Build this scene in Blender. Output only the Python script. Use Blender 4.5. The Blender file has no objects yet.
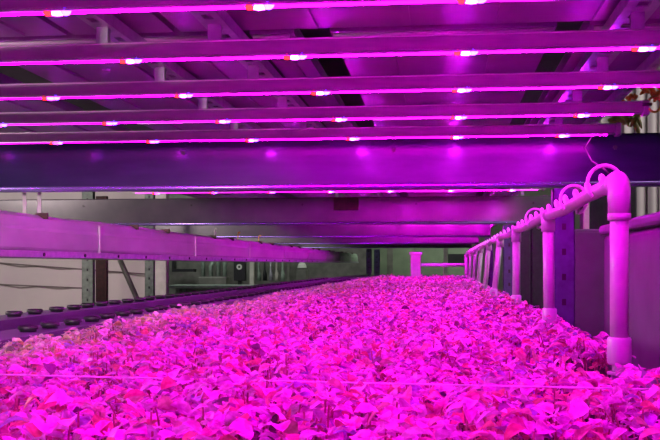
import bpy, bmesh, math, random
import numpy as np
from mathutils import Vector, Matrix
random.seed(7); rng = np.random.default_rng(11)
col = bpy.context.scene.collection
sc = bpy.context.scene
Z0 = 1.30                      # eye height; heights below are given relative to it
F, VPX, HY = 986.0, 442.0, 265.0
TH = math.atan(112/986); CT, ST = math.cos(TH), math.sin(TH)

def wx(px, D):                 # world x of something seen at picture column px and standing at depth D
    u = (px-VPX)*CT/F
    return u*D*CT/(1+u*ST)

# ------------------------------------------------------------------ materials
def mat(name, color, rough=.6, metal=0, spec=.5, noise=None, bump=0, scale=20, stretch=(1,1,1), emit=None, coat=0):
    m = bpy.data.materials.new(name); m.use_nodes = True
    nt = m.node_tree; b = nt.nodes['Principled BSDF']
    b.inputs['Base Color'].default_value = (*color, 1)
    b.inputs['Roughness'].default_value = rough; b.inputs['Metallic'].default_value = metal
    b.inputs['Specular IOR Level'].default_value = spec
    b.inputs['Coat Weight'].default_value = coat
    if noise or bump:
        tc = nt.nodes.new('ShaderNodeTexCoord'); mp = nt.nodes.new('ShaderNodeMapping')
        mp.inputs['Scale'].default_value = stretch
        n = nt.nodes.new('ShaderNodeTexNoise'); n.inputs['Scale'].default_value = scale; n.inputs['Detail'].default_value = 5
        nt.links.new(tc.outputs['Object'], mp.inputs['Vector']); nt.links.new(mp.outputs[0], n.inputs['Vector'])
        if noise:
            mx = nt.nodes.new('ShaderNodeMix'); mx.data_type = 'RGBA'
            rp = nt.nodes.new('ShaderNodeMapRange'); rp.inputs[1].default_value = .35; rp.inputs[2].default_value = .65
            nt.links.new(n.outputs['Fac'], rp.inputs[0]); nt.links.new(rp.outputs[0], mx.inputs[0])
            mx.inputs[6].default_value = (*color, 1); mx.inputs[7].default_value = (*noise, 1)
            nt.links.new(mx.outputs[2], b.inputs['Base Color'])
        if bump:
            bp = nt.nodes.new('ShaderNodeBump'); bp.inputs['Strength'].default_value = bump; bp.inputs['Distance'].default_value = .01
            nt.links.new(n.outputs['Fac'], bp.inputs['Height']); nt.links.new(bp.outputs[0], b.inputs['Normal'])
    if emit:
        b.inputs['Emission Color'].default_value = (*emit[0], 1); b.inputs['Emission Strength'].default_value = emit[1]
    return m

def emis(name, color, s, fade=None):
    m = bpy.data.materials.new(name); m.use_nodes = True
    nt = m.node_tree; nt.nodes.clear()
    e = nt.nodes.new('ShaderNodeEmission'); o = nt.nodes.new('ShaderNodeOutputMaterial')
    e.inputs[0].default_value = (*color, 1); e.inputs[1].default_value = s
    if fade:                    # fall-off of the magenta light towards the left, put into emission strength
        tc = nt.nodes.new('ShaderNodeTexCoord'); sp = nt.nodes.new('ShaderNodeSeparateXYZ')
        mr = nt.nodes.new('ShaderNodeMapRange'); mr.interpolation_type = 'SMOOTHSTEP'
        mr.inputs[1].default_value = fade[0]; mr.inputs[2].default_value = fade[1]
        mr.inputs[3].default_value = fade[2]*s; mr.inputs[4].default_value = s
        nt.links.new(tc.outputs['Object'], sp.inputs[0]); nt.links.new(sp.outputs[0], mr.inputs[0])
        nt.links.new(mr.outputs[0], e.inputs[1])
    nt.links.new(e.outputs[0], o.inputs[0]); return m

M = {}
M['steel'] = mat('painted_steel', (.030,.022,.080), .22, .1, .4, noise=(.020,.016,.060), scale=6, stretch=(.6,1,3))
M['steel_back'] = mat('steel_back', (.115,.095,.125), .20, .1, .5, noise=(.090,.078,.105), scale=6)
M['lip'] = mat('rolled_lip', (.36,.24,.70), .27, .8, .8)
M['galv'] = mat('galvanised', (.34,.40,.36), .5, .2, .5, noise=(.22,.28,.25), scale=14, bump=.1)
M['housing'] = mat('lamp_housing', (.40,.26,.40), .38, .25, .5, noise=(.32,.21,.33), scale=60, stretch=(.2,1,1))
M['edge'] = mat('lamp_edge', (.8,.6,.8), .3, .4, .7)
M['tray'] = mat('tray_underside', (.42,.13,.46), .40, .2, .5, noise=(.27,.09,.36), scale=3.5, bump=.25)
M['strut'] = mat('strut_metal', (.55,.52,.62), .35, .5, .6, noise=(.42,.40,.5), scale=30)
M['pvc'] = mat('white_pvc', (.50,.50,.52), .30, 0, .5, noise=(.44,.43,.46), scale=25, coat=.2)
M['gutter'] = mat('gutter_plastic', (.48,.60,.50), .45, 0, .4, noise=(.38,.48,.40), scale=7, stretch=(1,.35,1), bump=.15)
M['soil'] = mat('dark_substrate', (.035,.02,.025), .9, noise=(.07,.03,.03), scale=90, bump=.6)
M['black'] = mat('black_plastic', (.008,.008,.012), .45, noise=(.015,.012,.02), scale=40)
M['channel'] = mat('dark_channel', (.085,.085,.12), .4, 0, .5, noise=(.06,.06,.09), scale=12, stretch=(1,.3,1), bump=.15)
M['upright'] = mat('blue_grey_upright', (.07,.075,.17), .4, .2, .5, noise=(.05,.05,.12), scale=20)
M['green_post'] = mat('green_grey_post', (.20,.24,.21), .6, .1, noise=(.13,.16,.14), scale=25, bump=.2)
M['maroon'] = mat('maroon_post', (.06,.012,.014), .6, noise=(.03,.006,.008), scale=30)
M['sheet'] = mat('pale_sheet', (.53,.45,.45), .75, noise=(.47,.40,.41), scale=1.2, bump=.3)
M['seam'] = mat('seam_dark', (.16,.13,.13), .8)
M['cream'] = mat('cream_post', (.55,.50,.48), .7, noise=(.46,.42,.40), scale=12)
M['machine'] = mat('machine_grey', (.20,.19,.18), .55, .2, noise=(.12,.12,.11), scale=5)
M['tank'] = mat('tank_grey', (.11,.11,.13), .6, noise=(.085,.085,.10), scale=5, bump=.2)
M['floor'] = mat('floor_concrete', (.12,.12,.11), .6, noise=(.08,.08,.075), scale=3, bump=.2)
M['ceil'] = mat('ceiling_dark', (.02,.02,.022), .9, noise=(.012,.012,.014), scale=3)
M['wall'] = mat('wall_panel', (.30,.31,.27), .75, noise=(.24,.26,.22), scale=.8)
M['green_panel'] = mat('green_panel', (.22,.27,.20), .7, noise=(.16,.20,.15), scale=2.5)
M['yellow'] = mat('yellow_plastic', (.75,.60,.05), .5, noise=(.5,.28,.02), scale=50)
M['orange'] = mat('orange_plastic', (.95,.22,.03), .5, noise=(.7,.10,.02), scale=50)
M['white'] = mat('white_plastic', (.72,.70,.70), .5, noise=(.62,.6,.6), scale=30)
M['cord'] = mat('white_cord', (.9,.9,.92), .4, emit=None, noise=(.8,.78,.82), scale=200)
M['leafdry'] = mat('dull_leaf', (.30,.26,.03), .6, noise=(.12,.16,.03), scale=40)
M['strip'] = emis('magenta_strip', (1,.0004,.84), 112, fade=(-1.55,.05,.07))
M['hood'] = emis('far_strip', (1,.0012,.95), 40)
M['lens'] = emis('diode_lens', (.84,.006,1), 650, fade=(-1.5,-.1,.10))
M['red'] = emis('red_diode', (1,.012,.015), 8)
M['blue'] = emis('blue_diode', (.10,.02,1), 40)
def clear_mat():
    m = mat('clear_tube', (.95,.90,.95), .12, 0, .5, noise=(.9,.85,.92), scale=60)
    m.node_tree.nodes['Principled BSDF'].inputs['Transmission Weight'].default_value = .35
    return m
M['clear'] = clear_mat()
def leaf_mat():
    m = bpy.data.materials.new('seedling_leaf'); m.use_nodes = True
    nt = m.node_tree; b = nt.nodes['Principled BSDF']
    at = nt.nodes.new('ShaderNodeVertexColor'); at.layer_name = 'leafcol'
    nt.links.new(at.outputs[0], b.inputs['Base Color'])
    tc = nt.nodes.new('ShaderNodeTexCoord'); n = nt.nodes.new('ShaderNodeTexNoise'); n.inputs['Scale'].default_value = 140; n.inputs['Detail'].default_value = 3
    mr = nt.nodes.new('ShaderNodeMapRange'); mr.inputs[1].default_value = .38; mr.inputs[2].default_value = .62; mr.inputs[3].default_value = .0; mr.inputs[4].default_value = 1
    mm = nt.nodes.new('ShaderNodeMix'); mm.data_type = 'RGBA'; mm.blend_type = 'MULTIPLY'; mm.inputs[0].default_value = 1
    cm = nt.nodes.new('ShaderNodeMix'); cm.data_type = 'RGBA'; cm.inputs[6].default_value = (.62,.42,.40,1); cm.inputs[7].default_value = (1.05,1.0,1.05,1)
    nt.links.new(tc.outputs['Object'], n.inputs['Vector']); nt.links.new(n.outputs['Fac'], mr.inputs[0]); nt.links.new(mr.outputs[0], cm.inputs[0])
    nt.links.new(at.outputs[0], mm.inputs[6]); nt.links.new(cm.outputs[2], mm.inputs[7]); nt.links.new(mm.outputs[2], b.inputs['Base Color'])
    b.inputs['Roughness'].default_value = .42; b.inputs['Specular IOR Level'].default_value = .4
    tr = nt.nodes.new('ShaderNodeBsdfTranslucent'); nt.links.new(at.outputs[0], tr.inputs[0])
    mx = nt.nodes.new('ShaderNodeMixShader'); mx.inputs[0].default_value = .28
    nt.links.new(b.outputs[0], mx.inputs[1]); nt.links.new(tr.outputs[0], mx.inputs[2])
    nt.links.new(mx.outputs[0], nt.nodes['Material Output'].inputs[0]); return m
M['leaf'] = leaf_mat()
def corrugated():
    m = mat('corrugated_wall', (.34,.30,.32), .6)
    nt = m.node_tree; b = nt.nodes['Principled BSDF']
    tc = nt.nodes.new('ShaderNodeTexCoord'); w = nt.nodes.new('ShaderNodeTexWave'); w.inputs['Scale'].default_value = 2.6
    w.inputs['Distortion'].default_value = .15
    mx = nt.nodes.new('ShaderNodeMix'); mx.data_type = 'RGBA'
    mx.inputs[6].default_value = (.14,.12,.13,1); mx.inputs[7].default_value = (.42,.39,.38,1)
    nt.links.new(tc.outputs['Object'], w.inputs['Vector']); nt.links.new(w.outputs['Fac'], mx.inputs[0])
    nt.links.new(mx.outputs[2], b.inputs['Base Color']); return m
M['corr'] = corrugated()

# ------------------------------------------------------------------ mesh helpers
def box(bm, x0, x1, y0, y1, z0, z1, mx=None):
    vs = [bm.verts.new((x, y, z)) for z in (z0, z1) for y in (y0, y1) for x in (x0, x1)]
    for f in ((0,2,3,1),(4,5,7,6),(0,1,5,4),(2,6,7,3),(0,4,6,2),(1,3,7,5)): bm.faces.new([vs[i] for i in f])
    if mx is not None: bmesh.ops.transform(bm, matrix=mx, verts=vs)
    return vs
def beveled(bm, w=.003, seg=2):
    bmesh.ops.bevel(bm, geom=list(bm.edges), offset=w, segments=seg, affect='EDGES', profile=.5)
def tube(bm, pts, r, n=12, cap=True, radii=None):
    pts = [Vector(p) for p in pts]; rings = []
    up = Vector((0,0,1)); prev = None
    for i, p in enumerate(pts):
        t = (pts[min(i+1,len(pts)-1)]-pts[max(i-1,0)]).normalized()
        if prev is None:
            a = up if abs(t.z) < .9 else Vector((1,0,0)); s = t.cross(a).normalized()
        else: s = (prev - t*prev.dot(t)).normalized()
        prev = s; q = t.cross(s); rr = radii[i] if radii else r
        rings.append([bm.verts.new(p + (s*math.cos(2*math.pi*k/n)+q*math.sin(2*math.pi*k/n))*rr) for k in range(n)])
    for a, b in zip(rings, rings[1:]):
        for k in range(n):
            f = bm.faces.new((a[k], a[(k+1)%n], b[(k+1)%n], b[k])); f.smooth = True
    if cap: bm.faces.new(rings[0]); bm.faces.new(rings[-1][::-1])
def prism_x(bm, prof, x0, x1, close=True, smooth=False):    # profile in (y,z) swept along x
    a = [bm.verts.new((x0, y, z)) for y, z in prof]; b = [bm.verts.new((x1, y, z)) for y, z in prof]
    n = len(prof)
    for k in range(n if close else n-1):
        f = bm.faces.new((a[k], a[(k+1)%n], b[(k+1)%n], b[k])); f.smooth = smooth
    if close: bm.faces.new(a[::-1]); bm.faces.new(b)
def prism_y(bm, prof, y0, y1, segs=1, wob=None):
    rows = []
    for i in range(segs+1):
        y = y0+(y1-y0)*i/segs; d = wob(y) if wob else (0,0)
        rows.append([bm.verts.new((x+d[0], y, z+d[1])) for x, z in prof])
    n = len(prof)
    for a, b in zip(rows, rows[1:]):
        for k in range(n): bm.faces.new((a[k], a[(k+1)%n], b[(k+1)%n], b[k]))
    bm.faces.new(rows[0][::-1]); bm.faces.new(rows[-1])
def obj(name, bm, m, parent=None, label=None, cat=None, group=None, kind=None, loc=None):
    bmesh.ops.recalc_face_normals(bm, faces=list(bm.faces))
    me = bpy.data.meshes.new(name); bm.to_mesh(me); bm.free(); me.materials.append(m)
    o = bpy.data.objects.new(name, me); col.objects.link(o)
    if parent: o.parent = parent
    if loc: o.location = loc
    return tag(o, label, cat, group, kind)
def tag(o, label=None, cat=None, group=None, kind=None):
    for k, v in (('label', label), ('category', cat), ('group', group), ('kind', kind)):
        if v: o[k] = v
    return o
def thing(name, loc, label, cat, group=None):
    o = bpy.data.objects.new(name, None); col.objects.link(o); o.location = loc; o.empty_display_size = .05
    return tag(o, label, cat, group)
def B(): return bmesh.new()
def dup(root, loc, label=None, group=None):
    r = root.copy(); col.objects.link(r); r.location = loc
    if label: r['label'] = label
    if group: r['group'] = group
    for ch in root.children:
        c = ch.copy(); col.objects.link(c); c.parent = r
        for g in ch.children:
            d = g.copy(); col.objects.link(d); d.parent = c
    return r

# ------------------------------------------------------------------ the hall
def struct(name, bm, m): return obj(name, bm, m, kind='structure')
b = B(); box(b, -12, 6, -3, 30, -.1, 0); struct('floor', b, M['floor'])
b = B(); box(b, -12, 6, -3, 30, 4.4, 4.5); struct('ceiling', b, M['ceil'])
b = B(); box(b, -12.1, -12, -3, 30, 0, 4.4); struct('wall_left', b, M['wall'])
b = B(); box(b, 6, 6.1, -3, 30, 0, 4.4); struct('wall_right', b, M['wall'])
b = B(); box(b, -12, 6, 30, 30.1, 0, 4.4); struct('wall_back', b, M['wall'])
b = B(); box(b, -12, 6, -3.1, -3, 0, 4.4); struct('wall_front', b, M['wall'])
# partition of corrugated sheet to the right, in ribs
b = B(); x = 1.25
while x < 4.2:
    box(b, x, x+.05, 8.98, 9.02, 0, 4.3); box(b, x+.05, x+.10, 8.94, 8.98, 0, 4.3); x += .10
struct('wall_partition', b, M['corr'])

# ------------------------------------------------------------------ beams across the rack
BD = [4.12, 7.75, 11.38, 15.0, 18.6]
bl = ['wide purple-lit steel crossbeam directly behind the front lamp strips, reaching across the whole view',
      'crossbeam second from the camera, grey-green at its left end',
      'crossbeam third from the camera with short violet glints on its lower edge',
      'crossbeam fourth from the camera, dim violet under the rack',
      'farthest crossbeam low above the end of the seedling bed']
for i, D in enumerate(BD):
    t = thing('crossbeam', (-1.2, D, Z0+.324), bl[i], 'beam')
    L0, L1 = -2.75, 2.6 if i == 0 else (1.75, 2.05, 1.75, 1.75, 1.75)[i]
    b = B()
    prof = [(0,.012),(.0,.205),(.006,.213),(.045,.213),(.045,.207),(.008,.205),(.006,.012)]
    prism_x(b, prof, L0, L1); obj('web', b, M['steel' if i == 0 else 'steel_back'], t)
    b = B(); pr = []
    r = .013
    for k in range(13):
        a = math.pi*.0 + math.pi*2*k/13
        pr.append((.007+r*math.cos(a), .006+r*math.sin(a)))
    prism_x(b, pr, L0, L1, smooth=True); box(b, L0, L1, .01, .05, -.003, .001); obj('lower_lip', b, M['lip'], t)
    if i < 2:
        for xx in np.arange(L0+.15, L1, .9):
            b = B(); tube(b, [(xx, -.006, .155), (xx, .002, .155)], .009, 8); obj('bolt', b, M['black'], t)
# gusset plate hanging at second beam (dark red patch)
b = B(); box(b, 0, .20, 0, .02, 0, .105); beveled(b, .004); o = obj('bracket_plate', b, M['maroon'], None, 'dark red bracket plate clamped on the second crossbeam', 'bracket', loc=(wx(333,7.7), 7.728, Z0+.43))

# ------------------------------------------------------------------ lamp strips
LEDX = [.055+.407*k for k in range(-5, 2)]
def lamp_strip(D, label, group=None):
    t = thing('grow_light', (0, D, Z0+.5), label, 'grow light', group)
    x0, x1 = -2.15, .662
    b = B()
    prism_x(b, [(-.014,.004),(-.016,.010),(-.015,.040),(-.012,.043),(.016,.043),(.019,.040),(.019,.010),(.016,.004)], x0, x1)
    obj('housing', b, M['housing'], t)
    b = B(); tube(b, [(x0, -.016, .042), (x1, -.016, .042)], .0022, 6); obj('upper_edge', b, M['edge'], t)
    b = B(); box(b, x0+.02, x1-.03, -.006, .006, .0005, .0035); obj('light_strip', b, M['strip'], t)
    b = B(); tube(b, [(x0, -.015, .004), (x1, -.015, .004)], .0028, 6); obj('lower_edge', b, M['edge'], t)
    b = B(); box(b, x1-.001, x1+.02, -.022, .024, -.003, .046); beveled(b, .004); obj('end_cap', b, M['housing'], t)
    for X in (-.83,-.55,.45):
        b = B(); box(b, X-.015, X+.015, -.010, -.007, .035, .086); box(b, X-.015, X+.015, .007, .010, .035, .086); obj('mounting_clip', b, M['strut'], t)
    for X in LEDX:
        b = B(); bmesh.ops.create_uvsphere(b, u_segments=12, v_segments=8, radius=1, matrix=Matrix.Translation((X, -.004, .0005)) @ Matrix.Diagonal((.016,.010,.0058,1)))
        for f in b.faces: f.smooth = True
        le = obj('diode_lens', b, M['lens'], t)
        for sx, mm, nm in ((-1, 'red', 'red_diode'), (1, 'blue', 'blue_diode')):
            b = B(); bmesh.ops.create_uvsphere(b, u_segments=8, v_segments=6, radius=1, matrix=Matrix.Translation((X+sx*.018, -.007, .0025)) @ Matrix.Diagonal((.012,.010,.0085,1)))
            for f in b.faces: f.smooth = True
            obj(nm, b, M[mm], le)
    return t
fd = [F*.5/h for h in (261, 209.5, 173, 146, 126.5)]
names = ['first', 'second', 'third', 'fourth', 'fifth']
proto = lamp_strip(fd[0], 'frontmost LED grow light strip along the top edge of the view')
LZ = Z0+.5
lampD = []
for i in range(1, 5):
    nm = ['second', 'third', 'fourth', 'fifth'][i-1]
    lb = nm+' LED grow light strip from the top of the view'
    if i == 3: lb = 'fourth LED grow light strip down, with a yellow ring at its right end'
    if i == 4: lb = 'fifth LED grow light strip, last one in front of the widest crossbeam'
    dup(proto, (0, fd[i], LZ), lb)
for D in (1.42, .94, .46, -.02): dup(proto, (0, D, LZ), 'LED grow light strip of the near row above the seedlings', 'near LED strips overhead')
for bi, (s, gn) in enumerate(((4.50,'second'), (8.10,'third'), (11.7,'fourth'))):
    for k in range(7):
        if bi == 0 and k > 3: s = 6.7-.44*k
        if bi == 0 and k > 4: continue
        dup(proto, (0, s+.44*k, LZ), f'LED grow light strip of the row just behind the {["widest","second","third"][bi]} crossbeam', f'LED strips of the {gn} bay')

# ------------------------------------------------------------------ underside of the level above
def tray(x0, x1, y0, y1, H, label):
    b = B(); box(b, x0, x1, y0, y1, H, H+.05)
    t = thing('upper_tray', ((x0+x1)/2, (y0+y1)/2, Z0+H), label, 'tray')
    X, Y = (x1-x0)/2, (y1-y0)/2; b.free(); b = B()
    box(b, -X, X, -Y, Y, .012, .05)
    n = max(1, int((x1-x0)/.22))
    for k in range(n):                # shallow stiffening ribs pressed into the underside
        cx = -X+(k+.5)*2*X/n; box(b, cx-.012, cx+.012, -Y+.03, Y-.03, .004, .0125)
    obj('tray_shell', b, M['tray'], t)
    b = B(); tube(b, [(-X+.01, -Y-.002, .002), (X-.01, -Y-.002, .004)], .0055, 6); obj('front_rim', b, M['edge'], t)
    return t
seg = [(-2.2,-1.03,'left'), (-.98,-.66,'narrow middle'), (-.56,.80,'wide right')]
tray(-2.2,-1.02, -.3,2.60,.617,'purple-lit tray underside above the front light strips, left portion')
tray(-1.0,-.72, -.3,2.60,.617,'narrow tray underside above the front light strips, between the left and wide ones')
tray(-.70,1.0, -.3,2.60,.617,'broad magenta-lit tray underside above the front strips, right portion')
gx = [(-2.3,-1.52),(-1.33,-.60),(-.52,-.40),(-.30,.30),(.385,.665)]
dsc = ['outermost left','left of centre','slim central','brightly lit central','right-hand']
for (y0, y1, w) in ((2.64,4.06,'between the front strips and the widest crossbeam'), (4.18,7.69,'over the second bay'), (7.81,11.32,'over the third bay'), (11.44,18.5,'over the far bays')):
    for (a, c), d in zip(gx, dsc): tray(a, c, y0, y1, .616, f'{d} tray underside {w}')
# dark board added well above so gaps read black
b = B(); box(b, -2.6, .7, -.4, 18.4, .93, .95); [box(b, xx-.03, xx+.03, D+.005, D+.04, .666, .93) for D in BD[:4] for xx in (-1.0,.6)]
obj('gap_backing', b, M['black'], None, 'added black board darkening the gaps of the level above', 'deck', loc=(0,0,Z0))
def strut(X, w, label):
    t = thing('depth_strut', (X, 0, Z0+.585), label, 'strut')
    b = B(); y = -.2
    x0, x1 = -w/2, w/2
    slot = w*.38
    while y < 18.3:                   # perforated channel: rungs between slots
        box(b, x0, -slot/2, y, y+.10, 0, .004); box(b, slot/2, x1, y, y+.10, 0, .004)
        box(b, -slot/2, slot/2, y, y+.055, 0, .004); y += .10
    box(b, x0, x0+.004, -.2, 18.3, .004, .0305); box(b, x1-.004, x1, -.2, 18.3, .004, .0305)
    obj('slotted_web', b, M['strut'], t)
    for D in BD[:4]:
        b = B(); box(b, -.012, .012, D+.008, D+.04, -.0485, .0); obj('spacer', b, M['strut'], t)
    return t
strut(.45, .075, 'slotted metal strut running back above the strips on the side of the white pipes')
strut(-.55, .06, 'slotted metal strut running back above the strips near the middle')
strut(-.83, .05, 'slotted metal strut running back above the strips, left of the middle one')
strut(.62, .03, 'narrow slotted strut beside the wider one over the pipe side')

# ------------------------------------------------------------------ the bed
t = thing('seedling_bed', (-.35, 7, Z0-.30), 'long dark growing bed holding the seedling carpet', 'grow bed')
YB0, YB1 = .45-7, 13.3-7
b = B(); box(b, -.62, .68, YB0, YB1, .0, .088); obj('substrate', b, M['soil'], t)
b = B()
box(b, -.66, -.62, YB0, YB1, 0, .105); box(b, .68, .735, YB0, YB1, 0, .098); box(b, -.66, .735, YB1, YB1+.03, 0, .1); box(b, -.66,.735,YB0-.03,YB0,0,.1)
obj('bed_wall', b, M['channel'], t)
b = B(); box(b, -.66, .735, YB0, YB1, -.04, 0); obj('bed_base', b, M['channel'], t)
for yy in (-6.2, -2.5, 1.5, 6.0):
    for xx in (-.6, .6):
        b = B(); box(b, xx-.03, xx+.03, yy-.03, yy+.03, -(Z0-.30), -.04); obj('leg', b, M['upright'], t)

# seedlings: one carpet of leaves
def leaf_field():
    V, Fc, C = [], [], []
    # leaf template: (along, across, lift)
    rows = [(0,.0,0),(.14,.28,.02),(.38,.50,.05),(.66,.50,.03),(.90,.28,-.02),(1.0,.0,-.05)]
    tmpl = []; faces = []
    for i,(a,w,l) in enumerate(rows):
        if w == 0: tmpl.append((a,0,l,0)); 
        else:
            tmpl += [(a,-w,l+w*.28,0),(a,0,l-.02,0),(a,w,l+w*.28,0)]
    # indices: 0 ; 1-3 ; 4-6 ; 7-9 ; 10-12 ; 13
    faces = [(0,2,1,1),(0,3,2,2)]
    q = []
    for r in range(3):
        s = 1+3*r; q += [(s,s+1,s+4,s+3),(s+1,s+2,s+5,s+4)]
    tri = [(0,2,1),(0,3,2),(10,11,13),(11,12,13)]
    T = np.array([t[:3] for t in tmpl])
    zones = [(.55,2.3,6200,1.0),(2.3,4.2,4000,1.05),(4.2,7.5,2000,1.15),(7.5,13.2,1400,1.4)]
    vb = 0; allV=[]; allQ=[]; allT=[]; allC=[]
    for (y0,y1,dens,sc_) in zones:
        nP = int((y1-y0)*1.38*dens/6)
        px = rng.uniform(-.965,.372,nP); py = rng.uniform(y0,y1,nP)
        bump = .012*np.sin(px*9+py*3.1)+.010*np.sin(py*7.3-px*5)+.008*np.sin(px*23+py*17)
        ph = .052+bump*.8+rng.normal(0,.009,nP)
        ph = np.clip(ph, .02, .085)*np.clip(.55+(px+.98)*2.2,.55,1)*np.clip(.55+(.372-px)*4+rng.normal(0,.1,nP),.5,1)
        ptone = rng.random(nP)
        keep = ~((px>.225)&(px<.36)&(py>1.45)&(py<1.93))
        for k in range(6):
            n = nP
            yaw = rng.uniform(0,2*math.pi,n)
            L = rng.uniform(.011,.026,n)*sc_
            hz = ph*(rng.uniform(.40,1.08,n)) if k else ph
            rad = rng.uniform(.002,.012,n)
            pit = rng.uniform(-.45,.45,n); roll = rng.normal(0,.34,n)
            wd = rng.uniform(.62,.95,n)
            a = T[None,:,0]*L[:,None]; w = T[None,:,1]*(L*wd)[:,None]; l = T[None,:,2]*L[:,None]
            # curl
            cy, sy = np.cos(roll)[:,None], np.sin(roll)[:,None]
            w2 = w*cy - l*sy; l2 = w*sy + l*cy
            cp, sp = np.cos(pit)[:,None], np.sin(pit)[:,None]
            a3 = a*cp - l2*sp; l3 = a*sp + l2*cp - (a**2)*rng.uniform(2,22,n)[:,None]
            X = (px+rad*np.cos(yaw))[:,None] + a3*np.cos(yaw)[:,None] - w2*np.sin(yaw)[:,None]
            Y = (py+rad*np.sin(yaw))[:,None] + a3*np.sin(yaw)[:,None] + w2*np.cos(yaw)[:,None]
            Z = (hz)[:,None] + l3
            P = np.stack([X,Y,Z],-1)
            off = vb + np.arange(n)[:,None,None]*14
            allQ.append((np.array(q)[None]+off).reshape(-1,4)); allT.append((np.array(tri)[None]+off).reshape(-1,3))
            # leaf colour
            r = rng.random(n)*.7+ptone*.3
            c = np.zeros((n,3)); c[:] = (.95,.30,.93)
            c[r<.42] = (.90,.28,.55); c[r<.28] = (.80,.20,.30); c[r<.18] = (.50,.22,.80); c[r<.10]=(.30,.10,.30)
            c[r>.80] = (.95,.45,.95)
            lf = np.clip((-.45-px)/.4,0,1)*np.clip((py-1.2)/.8,0,1); c[:,1] = c[:,1]*(1-lf)+np.minimum(.85,c[:,0]*1.02)*lf; c[:,2] *= (1-.25*lf); c[:,0] *= (1-.15*lf)  # white light spilling in from the left, put into the leaf colour
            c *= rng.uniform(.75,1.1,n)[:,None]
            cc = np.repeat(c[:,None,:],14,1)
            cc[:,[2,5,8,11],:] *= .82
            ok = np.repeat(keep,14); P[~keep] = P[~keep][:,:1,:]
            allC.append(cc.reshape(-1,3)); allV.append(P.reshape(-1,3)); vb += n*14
        # stems
        m = nP
        sj = rng.normal(0,.010,(2,m)); st = np.zeros((m,8,3)); rr=.0011*sc_
        for j,(dx,dy) in enumerate(((1,0),(0,1),(-1,0),(0,-1))):
            st[:,j]=np.stack([px+dx*rr,py+dy*rr,np.full(m,.0)],-1); st[:,j+4]=np.stack([px+dx*rr+sj[0],py+dy*rr+sj[1],ph*.9*keep],-1)
        off = vb+np.arange(m)[:,None,None]*8
        allQ.append((np.array([(0,1,5,4),(1,2,6,5),(2,3,7,6),(3,0,4,7)])[None]+off).reshape(-1,4))
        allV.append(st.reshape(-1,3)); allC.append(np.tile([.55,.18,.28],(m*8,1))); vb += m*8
    V = np.concatenate(allV); Q = np.concatenate(allQ); Tr = np.concatenate(allT); C = np.concatenate(allC)
    me = bpy.data.meshes.new('seedlings'); 
    me.vertices.add(len(V)); me.vertices.foreach_set('co', V.astype(np.float32).ravel())
    loops = np.concatenate([Q.ravel(), Tr.ravel()]); me.loops.add(len(loops)); me.loops.foreach_set('vertex_index', loops.astype(np.int32))
    nf = len(Q)+len(Tr); me.polygons.add(nf)
    ls = np.concatenate([np.arange(len(Q))*4, len(Q)*4+np.arange(len(Tr))*3]); me.polygons.foreach_set('loop_start', ls.astype(np.int32))
    me.update(calc_edges=True); me.validate()
    me.polygons.foreach_set('use_smooth', np.ones(nf, bool))
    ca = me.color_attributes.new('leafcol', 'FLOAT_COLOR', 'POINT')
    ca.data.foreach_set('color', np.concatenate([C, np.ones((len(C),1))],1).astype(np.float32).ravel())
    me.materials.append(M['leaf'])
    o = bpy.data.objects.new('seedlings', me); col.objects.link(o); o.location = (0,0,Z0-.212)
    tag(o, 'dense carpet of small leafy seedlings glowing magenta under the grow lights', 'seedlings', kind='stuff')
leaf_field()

# cord stretched over the seedlings
b = B(); tube(b, [(-1.0, 1.34, -.151), (-.5,1.28,-.150), (0,1.235,-.149), (.33, 1.205, -.148)], .0013, 6)
obj('white_cord', b, M['cord'], None, 'thin white cord stretched across the seedlings in the foreground', 'cord', loc=(0,0,Z0))

# ------------------------------------------------------------------ dark channels with cups left of the bed
def channel(x0, x1, H, name_lab):
    t = thing('grow_channel', ((x0+x1)/2, 0, Z0+H), name_lab, 'grow channel')
    w = (x1-x0)/2; b = B()
    prism_y(b, [(-w,-.07),(-w,-.008),(-w+.008,0),(w-.008,0),(w,-.008),(w,-.07)], .8, 18.2); obj('channel_shell', b, M['channel'], t)
    b = B(); box(b, w-.006, w+.004, .8, 18.2, -.008, .006); obj('rim', b, M['channel'], t)
channel(-1.27,-1.07,-.19,'dark plastic channel with black cups, running along the bed wall')
channel(-1.56,-1.36,-.178,'dark plastic channel with black cups, outer one farther from the bed')
def cup():
    b = B()
    prof = [(.020,-.02),(.024,.004),(.029,.006),(.029,.013),(.025,.017),(.020,.011),(.0,.012)]
    n = 12; rings = [[b.verts.new((r*math.cos(2*math.pi*k/n), r*math.sin(2*math.pi*k/n), z)) for k in range(n)] for r, z in prof[:-1]]
    for A, C in zip(rings, rings[1:]):
        for k in range(n): b.faces.new((A[k], A[(k+1)%n], C[(k+1)%n], C[k])).smooth = True
    b.faces.new(rings[-1]); b.faces.new(rings[0][::-1]); return b
c0 = obj('net_cup', cup(), M['black'], None, 'black net cup in the dark channel along the bed wall', 'net cup', 'black cups in the inner channel', loc=(-1.17, 2.69, Z0-.188))
for k in range(1, 57):
    c = c0.copy(); col.objects.link(c); c.location = (-1.17+random.uniform(-.008,.008), 2.69+.172*k+random.uniform(-.01,.01), Z0-.188)
for k in range(52):
    c = c0.copy(); col.objects.link(c); c.location = (-1.465+random.uniform(-.008,.008), 3.25+.18*k+random.uniform(-.01,.01), Z0-.176)
    c['label'] = 'black net cup in the outer dark channel, away from the bed'; c['group'] = 'black cups in the outer channel'
b = B()
for yy in (1.2, 5, 9, 13, 17):
    for xx in (-1.5, -1.14): box(b, xx-.025, xx+.025, yy-.025, yy+.025, -Z0, -.262)
    box(b, -1.58, -1.06, yy-.03, yy+.03, -.285, -.262)
obj('channel_stand', b, M['black'], None, 'black stand carrying the two dark channels', 'stand', loc=(0,0,Z0))

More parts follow.
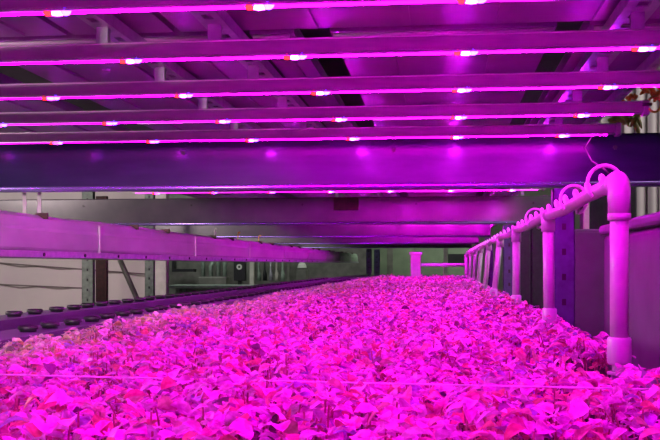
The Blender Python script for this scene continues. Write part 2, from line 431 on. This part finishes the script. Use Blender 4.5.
# ------------------------------------------------------------------ pale gutter left
t = thing('gutter', (-1.75, 0, Z0), 'long pale plastic gutter running back above the dark channels', 'gutter')
def rise(y): return (0, .0009*max(0, y-8)*1.0)
b = B(); prism_y(b, [(-.16,.215),(-.15,.228),(-.035,.222),(-.008,.205),(.0,.165),(.008,.150),(.008,.075),(.0,.064),(-.16,.064)], 2.2, 20.5, 40, lambda y: (random.uniform(-.002,.002), rise(y)[1]+random.uniform(-.003,.003)))
obj('gutter_body', b, M['gutter'], t)
b = B(); prism_y(b, [(-.17,.062),(.012,.062),(.016,.058),(.016,.034),(.010,.030),(-.17,.030)], 2.2, 20.5, 10, rise); obj('support_rail', b, M['strut'], t)
for k in range(26):
    y = 2.9+.66*k; b = B(); z = rise(y)[1]
    box(b, .006, .014, y-.008, y+.008, .055+z, .20+z) if k%3==0 else box(b, -.05, .006, y-.007, y+.007, .205+z, .232+z)
    o = obj('clip', b, M['white'] if k%3==0 else M['maroon'], t)
for k in range(22):
    y = 3.15+.5*k; b = B(); tube(b, [(.014,y,.046+rise(y)[1]),(.022,y,.046+rise(y)[1])], .008, 8); obj('bolt', b, M['black'], t)
def hanger(D, X, lab, dx=0):
    t = thing('hanger_strap', (X, D, Z0+.21), lab, 'hanger')
    b = B(); box(b, -.008, .008, -.002, .002, 0, .33); obj('strap', b, M['white'], t)
    b = B(); box(b, -.014, .014, -.012, .012, .001, .016); obj('foot', b, M['maroon'], t)
hanger(4.26, -1.80, 'white hanger strap holding the pale gutter, first of the close pair')
hanger(4.26, -1.87, 'white hanger strap holding the pale gutter, outer one of the close pair')
for i, D in enumerate((7.7, 8.6, 9.6)):
    o = thing('hanger_hook', (-1.80, D, Z0+.222), ['short white hook on top of the pale gutter','yellow hook on top of the pale gutter, closer to the white hook','yellow hook on top of the pale gutter, farther from the white hook'][i], 'hook')
    b = B(); tube(b, [(0,0,0),(0,0,.055),(.006,0,.068),(.016,0,.07),(.02,0,.06)], .005, 6); obj('wire', b, M['white'] if i == 0 else M['yellow'], o)

# ------------------------------------------------------------------ PVC frame right of the bed
PX = .315
PD = [1.81, 3.00, 4.27, 5.45, 6.75, 8.0, 9.4, 10.9, 12.6]
PR = .0165; RH = .150
def rail_z(y): return RH - .0006*max(0,y-3)*1
t = thing('pipe_rail', (PX, 0, Z0), 'horizontal white pipe running back over the row of standpipes', 'pipe')
b = B(); pts = [(0, 1.86+(12.9-1.86)*i/60, rail_z(1.86+(12.9-1.86)*i/60)-.003+.004*math.sin(i*1.1)) for i in range(61)]
tube(b, pts, .0145, 14); obj('pipe', b, M['pvc'], t)
i = 0; y = 1.93
while y < 12.5:
    b = B(); z = rail_z(y)
    bmesh.ops.create_uvsphere(b, u_segments=10, v_segments=7, radius=1, matrix=Matrix.Translation((-.010, y, z+.012)) @ Matrix.Rotation(.5,4,'X') @ Matrix.Diagonal((.0075,.027,.008,1)))
    for f in b.faces: f.smooth = True
    obj('drip_fitting', b, M['cord'], t); y += .19 if y < 4 else .30
def standpipe(D, lab, lean=0, first=False):
    t = thing('standpipe', (PX, D, Z0-.205), lab, 'standpipe')
    h = .205+rail_z(D)
    def ln(z): return (-(lean)*(1-z/h), 0, z)
    b = B(); tube(b, [ln(.05), ln(h*.5), ln(h-.03)], PR, 20); obj('pipe', b, M['pvc'], t)
    b = B()
    if first:   # elbow turning back into the rail
        pts = [(0,0,h-.062),(0,0,h-.03),(0,.002,h-.015),(0,.008,h-.004),(0,.020,h+.001),(0,.045,h)]
        tube(b, pts, .0195, 20, radii=[.0200,.0200,.0200,.0198,.0195,.0195]); nm = 'elbow'
        tube(b, [(0,0,h-.070),(0,0,h-.058)], .0207, 20)
    else:
        tube(b, [(0,0,h-.05),(0,0,h-.006)], .0205, 16); tube(b, [(0,-.04,h-.002),(0,.04,h-.002)], .0195, 16); nm = 'tee'
    obj(nm, b, M['pvc'], t)
    x0, _, _ = ln(0)
    b = B(); tube(b, [(x0,0,.028),(x0,0,.032),(x0,0,.072),(x0,0,.076)], .021, 20, radii=[.0195,.0215,.0215,.0195]); obj('coupling', b, M['pvc'], t)
    b = B(); tube(b, [(x0,0,.010),(x0,0,.028)], .013, 16); tube(b, [(x0,0,.009),(x0,0,.014)], .0215, 20); obj('collar', b, M['pvc'], t)
    b = B(); tube(b, [(x0,0,-.016),(x0,0,.009)], .016, 16, radii=[.021,.014]); obj('clear_fitting', b, M['clear'], t)
    for k in range(4):
        a = k*math.pi/2+.5; b = B(); tube(b, [(x0+.016*math.cos(a),.016*math.sin(a),.010),(x0+.022*math.cos(a),.022*math.sin(a),-.018)], .0016, 6); obj('wire_foot', b, M['edge'], t)
ords = ['second','third','fourth','fifth','sixth','seventh','eighth']
for i, D in enumerate(PD):
    if i == 0: lab = 'tallest-looking white standpipe closest to the camera, topped by a rounded elbow'
    elif i < 8: lab = f'{ords[i-1]} white standpipe counted back from the elbow-topped one'
    else: lab = 'last white standpipe at the far corner of the bed'
    standpipe(D, lab, lean=[.0,-.004,.0,.035,.03,.03,.02,.02,0][i], first=(i==0))
def loop(y, R, lab, tilt=.25):
    t = thing('tube_loop', (PX, y, Z0+rail_z(y)), lab, 'hose')
    b = B(); pts = []
    for k in range(20):
        a = -.75+ (math.pi*1.62)*k/19
        pts.append((-.006+R*math.cos(a)*-.95 - .0, .03*(k/19-.5)*2*tilt*2, R*math.sin(a)+.004))
    pts = [(p[0], p[1], p[2]) for p in pts]
    tube(b, pts, .0036, 8); obj('tubing', b, M['cord'], t)
    b = B(); tube(b, [(pts[-1][0], pts[-1][1], pts[-1][2]), (pts[-1][0]*.6, pts[-1][1]+.004, .002)], .005, 8); obj('barb', b, M['pvc'], t)
loop(1.93, .036, 'clear tubing loop curling over the rail beside the elbow')
loop(2.38, .034, 'clear tubing loop over the rail, next one behind the elbow loop')
loop(3.35, .034, 'small clear tubing loop over the rail past the second standpipe')
b = B(); tube(b, [(0,0,0),(-.004,.03,.012),(.02,.35,.06),(.09,.95,.16),(.19,1.5,.26),(.315,2.02,.337)], .0016, 6)
obj('thin_cable', b, M['black'], None, 'thin dark cable rising from the elbow to the light strips', 'cable', loc=(PX-.012, 1.84, Z0+.165))
# far end frame
t = thing('end_frame', (-.345, 13.1, Z0-.205), 'white pipe frame closing the far end of the bed', 'pipe frame')
b = B(); box(b, -.065, .065, -.03, .03, 0, .36); beveled(b, .01); obj('end_post', b, M['pvc'], t)
b = B(); box(b, -.085, .085, -.04, .04, .335, .375); beveled(b, .01); obj('post_cap', b, M['pvc'], t)
b = B(); tube(b, [(.06,0,.205),(.66,0,.205)], .022, 12); obj('crossbar', b, M['pvc'], t)
b = B(); tube(b, [(.66,0,0),(.66,0,.34)], .022, 12); obj('corner_post', b, M['pvc'], t)

# yellow ring and orange bits at the strip ends
t = thing('cable_ring', (.678, fd[3]-.026, Z0+.530), 'yellow-brown ring looped at the end of the fourth light strip', 'ring')
b = B()
pts = [(.018+.020*math.cos(a), 0, .026*math.sin(a)) for a in np.linspace(-2.6, 2.6, 16)]
tube(b, pts, .004, 8); obj('ring', b, M['yellow'], t)
b = B(); tube(b, [(-.02,0,.0),(.01,.0,.0)], .006, 8); obj('plug', b, M['black'], t)
def rag(name, px, py, D, w, h, m, lab, cat):
    t = thing(name, (wx(px,D), D, Z0+(HY-py)*D/F), lab, cat); b = B()
    for k in range(9):
        a = random.uniform(0,6.28); r = random.uniform(.2,1); mx = Matrix.Translation((w*r*math.cos(a)*.5, random.uniform(-.03,.03), h*r*math.sin(a)*.5)) @ Matrix.Rotation(random.uniform(0,3),4,'Y') @ Matrix.Rotation(random.uniform(-.8,.8),4,'X')
        bmesh.ops.create_uvsphere(b, u_segments=8, v_segments=6, radius=1, matrix=mx @ Matrix.Diagonal((w*.22, .01, h*.16, 1)))
    obj('cluster', b, m, t); return t

# ------------------------------------------------------------------ things right of the bed
def upright(px, D, w, z1, m, lab, z0=-Z0, d=.06):
    X = wx(px, D); t = thing('rack_upright', (X, D, 0), lab, 'rack upright'); b = B(); h = z1+Z0
    box(b, -w/2, w/2, -d/2, -d/2+.004, 0, h); box(b, -w/2, -w/2+.004, -d/2, d/2, 0, h); box(b, w/2-.004, w/2, -d/2, d/2, 0, h)
    n0 = len(b.faces)
    for k in range(int(h/.1)): box(b, -.008, .008, -d/2-.003, -d/2+.001, .04+.1*k, .065+.1*k)
    b.faces.ensure_lookup_table()
    for f in b.faces[n0:]: f.material_index = 1
    o = obj('channel_post', b, m, t); o.data.materials.append(M['black'])
    b = B(); box(b, -w/2-.02, w/2+.02, -d/2-.02, d/2+.02, 0, .006); obj('foot_plate', b, m, t)
upright(563, 4.03, .085, .305, M['upright'], 'blue-grey rack upright under the widest crossbeam, behind the standpipes')
upright(509, 7.65, .09, .305, M['upright'], 'blue-grey rack upright under the second crossbeam')
upright(489, 11.3, .09, .305, M['upright'], 'blue-grey rack upright under the third crossbeam')
t = thing('side_tank', (.82, 3.3, 0), 'large dark grey tank with a flat side standing past the standpipes', 'tank')
b = B(); box(b, -.17, .45, -.8, .8, .12, 1.42); beveled(b, .02, 3); obj('tank_body', b, M['tank'], t)
b = B(); box(b, -.185, .465, -.82, .82, 1.42, 1.46); beveled(b, .012, 2); obj('tank_rim', b, M['tank'], t)
b = B()
for xx in (-.1,.38):
    for yy in (-.7,.7): box(b, xx-.04, xx+.04, yy-.04, yy+.04, 0, .13)
obj('feet', b, M['black'], t)
# dark cabinets further back on the right
def cabinet(px0, px1, D, z0, z1, depth, m, lab, doors=2):
    X0, X1 = wx(px0, D), wx(px1, D); w = X1-X0
    t = thing('storage_cabinet', ((X0+X1)/2, D, 0), lab, 'cabinet')
    b = B(); box(b, -w/2, w/2, 0, depth, Z0+z0, Z0+z1); beveled(b, .01); obj('carcass', b, m, t)
    for k in range(doors):
        a = -w/2+w*k/doors+.01; c = -w/2+w*(k+1)/doors-.01
        b = B(); box(b, a, c, -.015, .0, Z0+z0+.03, Z0+z1-.02); beveled(b, .004); d = obj('door', b, m, t)
        b = B(); box(b, c-.035, c-.022, -.03, -.014, Z0+(z0+z1)/2-.06, Z0+(z0+z1)/2+.06); obj('handle', b, M['strut'], d)
cabinet(573, 612, 5.6, -Z0, .20, .45, M['tank'], 'tall grey cabinet behind the upright and the first standpipe', 1)
cabinet(512, 550, 8.4, -Z0, .40, .5, M['black'], 'black cabinet between the blue-grey uprights')
t = thing('control_box', (wx(608,6.5), 6.5, 0), 'black control box on a post behind the elbow', 'control box')
b = B(); box(b, -.17, .17, -.06, .06, Z0+.19, Z0+.55); beveled(b, .01); obj('case', b, M['black'], t)
b = B(); box(b, -.03, .03, -.03, .03, 0, Z0+.2); obj('post', b, M['black'], t)
t = thing('pale_post', (wx(586,6.3), 6.3, 0), 'slim pale post behind the pipe rail', 'post')
b = B(); box(b, -.018, .018, -.018, .018, 0, Z0+.55); beveled(b,.003); obj('shaft', b, M['cream'], t)
b = B(); box(b, -.05, .05, -.05, .05, 0, .01); obj('foot_plate', b, M['cream'], t)
# black latch on tank
t = thing('wall_bracket', (.645, 3.62, Z0-.40), 'black upright bracket fixed on the dark tank behind the first standpipe', 'bracket')
b = B(); box(b, -.012, .0, -.05, .05, 0, .22); beveled(b, .003); obj('plate', b, M['black'], t)
# orange hose end near the bed edge
t = thing('orange_hose', (.0, 0, Z0), 'orange hose end lying low beside the near corner of the bed', 'hose')
b = B(); tube(b, [(.392,1.72,-.247),(.43,1.85,-.243),(.50,2.05,-.247),(.56,2.2,-.25)], .009, 10); obj('hose', b, M['orange'], t)
b = B(); tube(b, [(.386,1.695,-.248),(.395,1.735,-.247)], .012, 10); obj('ferrule', b, M['yellow'], t)
b = B(); box(b, .40, .62, 1.55, 2.35, -.29, -.262); obj('side_shelf', b, M['channel'], None, 'narrow dark shelf beside the bed carrying the orange hose', 'shelf', loc=(0,0,Z0))
b = B(); box(b, .41,.44, 1.6,1.63,-Z0,-.29); box(b,.58,.61,1.6,1.63,-Z0,-.29); box(b,.41,.44,2.1,2.13,-Z0,-.29); box(b,.58,.61,2.1,2.13,-Z0,-.29)
obj('shelf_stand', b, M['channel'], None, 'dark legs standing under the narrow side shelf', 'stand', loc=(0,0,Z0))
rag('hanging_tape', 653, 97, 4.6, .13, .06, M['orange'], 'bright orange tape bundle near the top of the corrugated partition', 'tape')
rag('hanging_tape', 629, 104, 4.6, .07, .05, M['orange'], 'small orange tape bundle just above the end of the fourth strip', 'tape')
rag('trailing_plant', 628, 125, 5.0, .22, .08, M['leafdry'], 'olive-yellow trailing plant behind the ends of the light strips', 'plant')

# ------------------------------------------------------------------ the hall behind, left
def panel(name, px0, px1, D, z0, z1, m, lab, cat, th=.03):
    X0, X1 = wx(px0, D), wx(px1, D)
    b = B(); w = (X1-X0)/2; box(b, -w, w, 0, th, z0, z1); beveled(b, .004, 1)
    return obj(name, b, m, None, lab, cat, loc=((X0+X1)/2, D, Z0))
# hanging plastic sheets (slightly wavy)
def sheet(px0, px1, D, lab):
    X0, X1 = wx(px0, D), wx(px1, D); t = thing('curtain_sheet', ((X0+X1)/2, D, 0), lab, 'sheet')
    b = B(); n = 60; w = X1-X0
    lo = [b.verts.new((-w/2+w*i/n, .03*math.sin(i*.9)+.02*math.sin(i*.37), .02)) for i in range(n+1)]
    hi = [b.verts.new((-w/2+w*i/n, .015*math.sin(i*.9), 3.6)) for i in range(n+1)]
    for i in range(n): b.faces.new((lo[i], lo[i+1], hi[i+1], hi[i])).smooth = True
    obj('fabric', b, M['sheet'], t)
    b = B(); tube(b, [(-w/2,0,3.62),(w/2,0,3.62)], .03, 8); obj('curtain_rail', b, M['strut'], t)
    for xx in (-w/2, w/2):
        b = B(); tube(b, [(xx,0,0),(xx,0,3.62)], .025, 8); obj('rail_post', b, M['cream'], t)
    return t, X0, X1
DS = 13.6
t, SX0, SX1 = sheet(-190, 156, DS, 'wide pale plastic sheet curtain hanging on the left behind the racks')
cx = (SX0+SX1)/2
def zz(py, D): return (HY-py)*D/F
for (xa,ya,xb,yb) in ((-60,258,156,275),(-60,282,90,289)):
    b = B(); tube(b, [(wx(xa,DS)-cx, -.035, Z0+zz(ya,DS+.3)), (wx(xb,DS)-cx, -.035, Z0+zz(yb,DS+.1))], .011, 6)
    obj('seam', b, M['seam'], t)
upright(88.5, 9.5, .115, .80, M['green_post'], 'green-grey rack upright in front of the pale sheet, beside the maroon post')
t = thing('maroon_post', (wx(102, 9.7), 9.7, 0), 'dark maroon post beside the green-grey upright', 'post')
b = B(); box(b, -.058, .058, -.03, .03, 0, Z0+.7); beveled(b, .006); obj('shaft', b, M['maroon'], t)
b = B(); box(b, -.08, .08, -.06, .06, 0, .01); obj('foot_plate', b, M['maroon'], t)
xa, xb = wx(106,9.6), wx(139,9.6)
b = B(); tube(b, [(0,0,.0),(xa-wx(172,9.6)+.03,0,Z0+zz(250,9.6))], .028, 4); obj('diagonal_brace', b, M['machine'], None, 'grey diagonal brace sloping down from the maroon post', 'brace', loc=(wx(172,9.6), 9.82, 0))
upright(150, 10.6, .10, .80, M['green_post'], 'green-grey rack upright beside the cream pillar')
t = thing('cream_pillar', (wx(161.5,12.8), 12.8, 0), 'broad cream pillar at the edge of the pale sheet', 'pillar')
b = B(); box(b, -.085, .085, -.07, .07, 0, 4.39); beveled(b, .01); obj('shaft', b, M['cream'], t)
b = B(); box(b, -.12, .12, -.1, .1, 0, .08); beveled(b, .01); obj('plinth', b, M['cream'], t)
# back wall furniture at ~20 m
DW = 21.0
panel('backdrop_panel', 168, 250, DW+.6, -1.3, 2.4, M['machine'], 'grey-brown wall panel behind the machinery', 'panel')
panel('backdrop_panel', 250, 366, DW+.9, -1.3, 2.4, M['machine'], 'dull grey panel behind the hanging tools and the white dome', 'panel')
t = thing('shelf_bracket', (wx(183,DW), DW, Z0), 'black L-shaped shelf bracket right of the cream pillar', 'shelf')
w = .25; b = B(); box(b, -w, w, 0, .2, zz(272,DW), zz(269,DW)); obj('board', b, M['black'], t)
b = B(); box(b, -w, -w+.05, 0, .2, zz(269,DW), zz(254,DW)); obj('side', b, M['black'], t)
t = thing('pump_machine', (wx(212,DW), DW, 0), 'grey machine with pipes standing between shelf and black box', 'machine')
b = B(); box(b, -.32, .32, 0, .4, .0, Z0-.25); beveled(b, .03); obj('body', b, M['machine'], t)
for k, (dx, h) in enumerate(((-.22,.30),(-.05,.12),(.12,.34),(.26,.2))):
    b = B(); tube(b, [(dx,.1,Z0-.3),(dx,.1,Z0+h-.15),(dx+.08,.1,Z0+h)], .045, 10); obj('pipe', b, M['galv'], t)
t = thing('speaker_box', (wx(242,DW), DW-.2, 0), 'black box with a round white dial on a stand', 'box')
b = B(); box(b, -.125, .125, -.08, .08, Z0-.34, Z0+.13); beveled(b, .01); obj('case', b, M['black'], t)
b = B(); tube(b, [(0,-.095,Z0-.04),(0,-.08,Z0-.04)], .06, 16); obj('dial', b, M['white'], t)
b = B(); tube(b, [(0,-.10,Z0-.04),(0,-.09,Z0-.04)], .025, 10); obj('hub', b, M['black'], t)
b = B(); box(b, -.04, .04, -.04, .04, 0, Z0-.33); obj('stand', b, M['black'], t)
for px, m, lb in ((252,'cream','slim cream post right of the black box'), (445.5,'cream','slim cream post seen over the end crossbar')):
    t = thing('slim_post', (wx(px,DW-.4), DW-.4, 0), lb, 'post')
    b = B(); box(b, -.045, .045, -.04, .04, 0, Z0+.9); beveled(b, .008); obj('shaft', b, M[m], t)
    b = B(); box(b, -.08, .08, -.07, .07, 0, .02); obj('foot_plate', b, M[m], t)
t = thing('tool_rack', (wx(270,DW), DW+.1, 0), 'rack of long grey tools hanging right of the slim cream post', 'tool rack')
b = B(); box(b, -.40, .40, 0, .05, Z0+.30, Z0+.36); obj('bar', b, M['machine'], t)
for xx in (-.38,.38):
    b = B(); box(b, xx-.02, xx+.02, 0, .05, 0, Z0+.31); obj('leg', b, M['machine'], t)
for k in range(5):
    b = B(); dx = -.26+.13*k; tube(b, [(dx,-.03,Z0+.32),(dx,-.03,Z0-.1),(dx+.01,-.03,Z0-.2),(dx+.01,-.03,Z0-.34)], .03, 8, radii=[.018,.02,.045,.05]); obj('tool', b, M[('galv','black','strut','cream','galv')[k]], t)
t = thing('dome_cover', (wx(302,DW), DW, 0), 'small white dome on a grey stand far back', 'dome')
b = B(); bmesh.ops.create_uvsphere(b, u_segments=16, v_segments=10, radius=.10, matrix=Matrix.Translation((0,0,Z0-.06)) @ Matrix.Diagonal((1,1,1.3,1))); 
bmesh.ops.delete(b, geom=[v for v in b.verts if v.co.z < Z0-.10], context='VERTS')
for f in b.faces: f.smooth = True
obj('dome', b, M['white'], t)
b = B(); box(b, -.11,.11,-.11,.11,0,Z0-.10); beveled(b,.01); obj('stand', b, M['machine'], t)
# long low bench
t = thing('work_bench', (wx(268,17.5), 17.5, 0), 'long grey-green work bench along the far side', 'bench')
b = B(); box(b, -1.75, 2.3, -.3, .3, Z0-.42, Z0-.36); beveled(b, .008); obj('bench_top', b, M['galv'], t)
for xx in (-1.6, .3, 2.1):
    for yy in (-.22,.22):
        b = B(); box(b, xx-.03, xx+.03, yy-.03, yy+.03, 0, Z0-.42); obj('leg', b, M['galv'], t)
b = B(); box(b, -1.7, 2.2, .22, .25, .1, Z0-.42); obj('back_panel', b, M['green_panel'], t)
upright(369, 18.5, .10, .305, M['upright'], 'violet-grey rack upright at the end of the pale gutter')
upright(377, 19.2, .11, .305, M['upright'], 'violet-grey rack upright paired with the one at the gutter end')
panel('green_panel', 366, 413, 23.5, -1.3, 1.6, M['green_panel'], 'grey-green wall panel left of the white end post', 'panel')
panel('green_panel', 414, 470, 24.5, -1.3, 1.6, M['green_panel'], 'olive-green wall panel behind the end crossbar', 'panel')
panel('notice_board', 448, 470, 23.4, zz(263,23.4), zz(254,23.4), M['black'], 'dark rectangular board on the olive panel', 'board')
panel('dark_pillar', 387, 393, 22.8, -1.3, .55, M['machine'], 'dark narrow pillar in front of the grey-green panel', 'pillar')

# ------------------------------------------------------------------ light
w = bpy.data.worlds.new('w'); sc.world = w; w.use_nodes = True
w.node_tree.nodes['Background'].inputs[0].default_value = (.6,.55,.62,1); w.node_tree.nodes['Background'].inputs[1].default_value = .05
def area(name, loc, tgt, sx, sy, P, c):
    l = bpy.data.lights.new(name, 'AREA'); l.shape = 'RECTANGLE'; l.size = sx; l.size_y = sy; l.energy = P; l.color = c
    o = bpy.data.objects.new(name, l); col.objects.link(o); o.location = loc
    o.rotation_euler = (Vector(tgt)-Vector(loc)).to_track_quat('-Z','Y').to_euler()
    o['kind'] = 'helper'; return o
area('hall_light', (-6.5, 8.5, 4.2), (-5.2, 13.6, 1.0), 3, 2, 330, (1,.93,.9))
area('hall_light', (-5.0, 17.5, 4.2), (-3.5, 21, .8), 4, 2, 170, (.93,1,.9))
area('hall_light', (-5.2, 3.2, 2.8), (-1.4, 4.2, 1.25), 1.6, 1.2, 220, (1,.85,.80))
sl = bpy.data.lights.new('gutter_fill', 'SPOT'); sl.energy = 1200; sl.color = (1,.84,.76); sl.spot_size = math.radians(24); sl.spot_blend = .8; sl.shadow_soft_size = .12  # added fill spot behind the camera to whiten the gutter, no fixture there
so = bpy.data.objects.new('gutter_fill', sl); col.objects.link(so); so.location = (-.7,-2.4,1.86); so['kind'] = 'helper'
so.rotation_euler = (Vector((-1.95,4.4,1.36))-so.location).to_track_quat('-Z','Y').to_euler()
area('hall_light', (1.0, 21.5, 4.0), (-.5, 24, 1.0), 2, 1, 110, (.9,1,.8))
area('hall_light', (3.4, 5.5, 3.6), (2.6, 9, 1.6), 2, 1, 150, (1,.9,.9))

# ------------------------------------------------------------------ camera
cd = bpy.data.cameras.new('camera'); co = bpy.data.objects.new('camera', cd); col.objects.link(co)
co.location = (0,0,Z0); co.rotation_euler = (math.pi/2, 0, TH)
cd.sensor_width = 36; cd.lens = F/660*36; cd.shift_y = 45/660; cd.clip_start = .05; cd.clip_end = 100
sc.camera = co
sc.view_settings.view_transform = 'Standard'
sc.view_settings.look = 'None'
sc.view_settings.exposure = 0
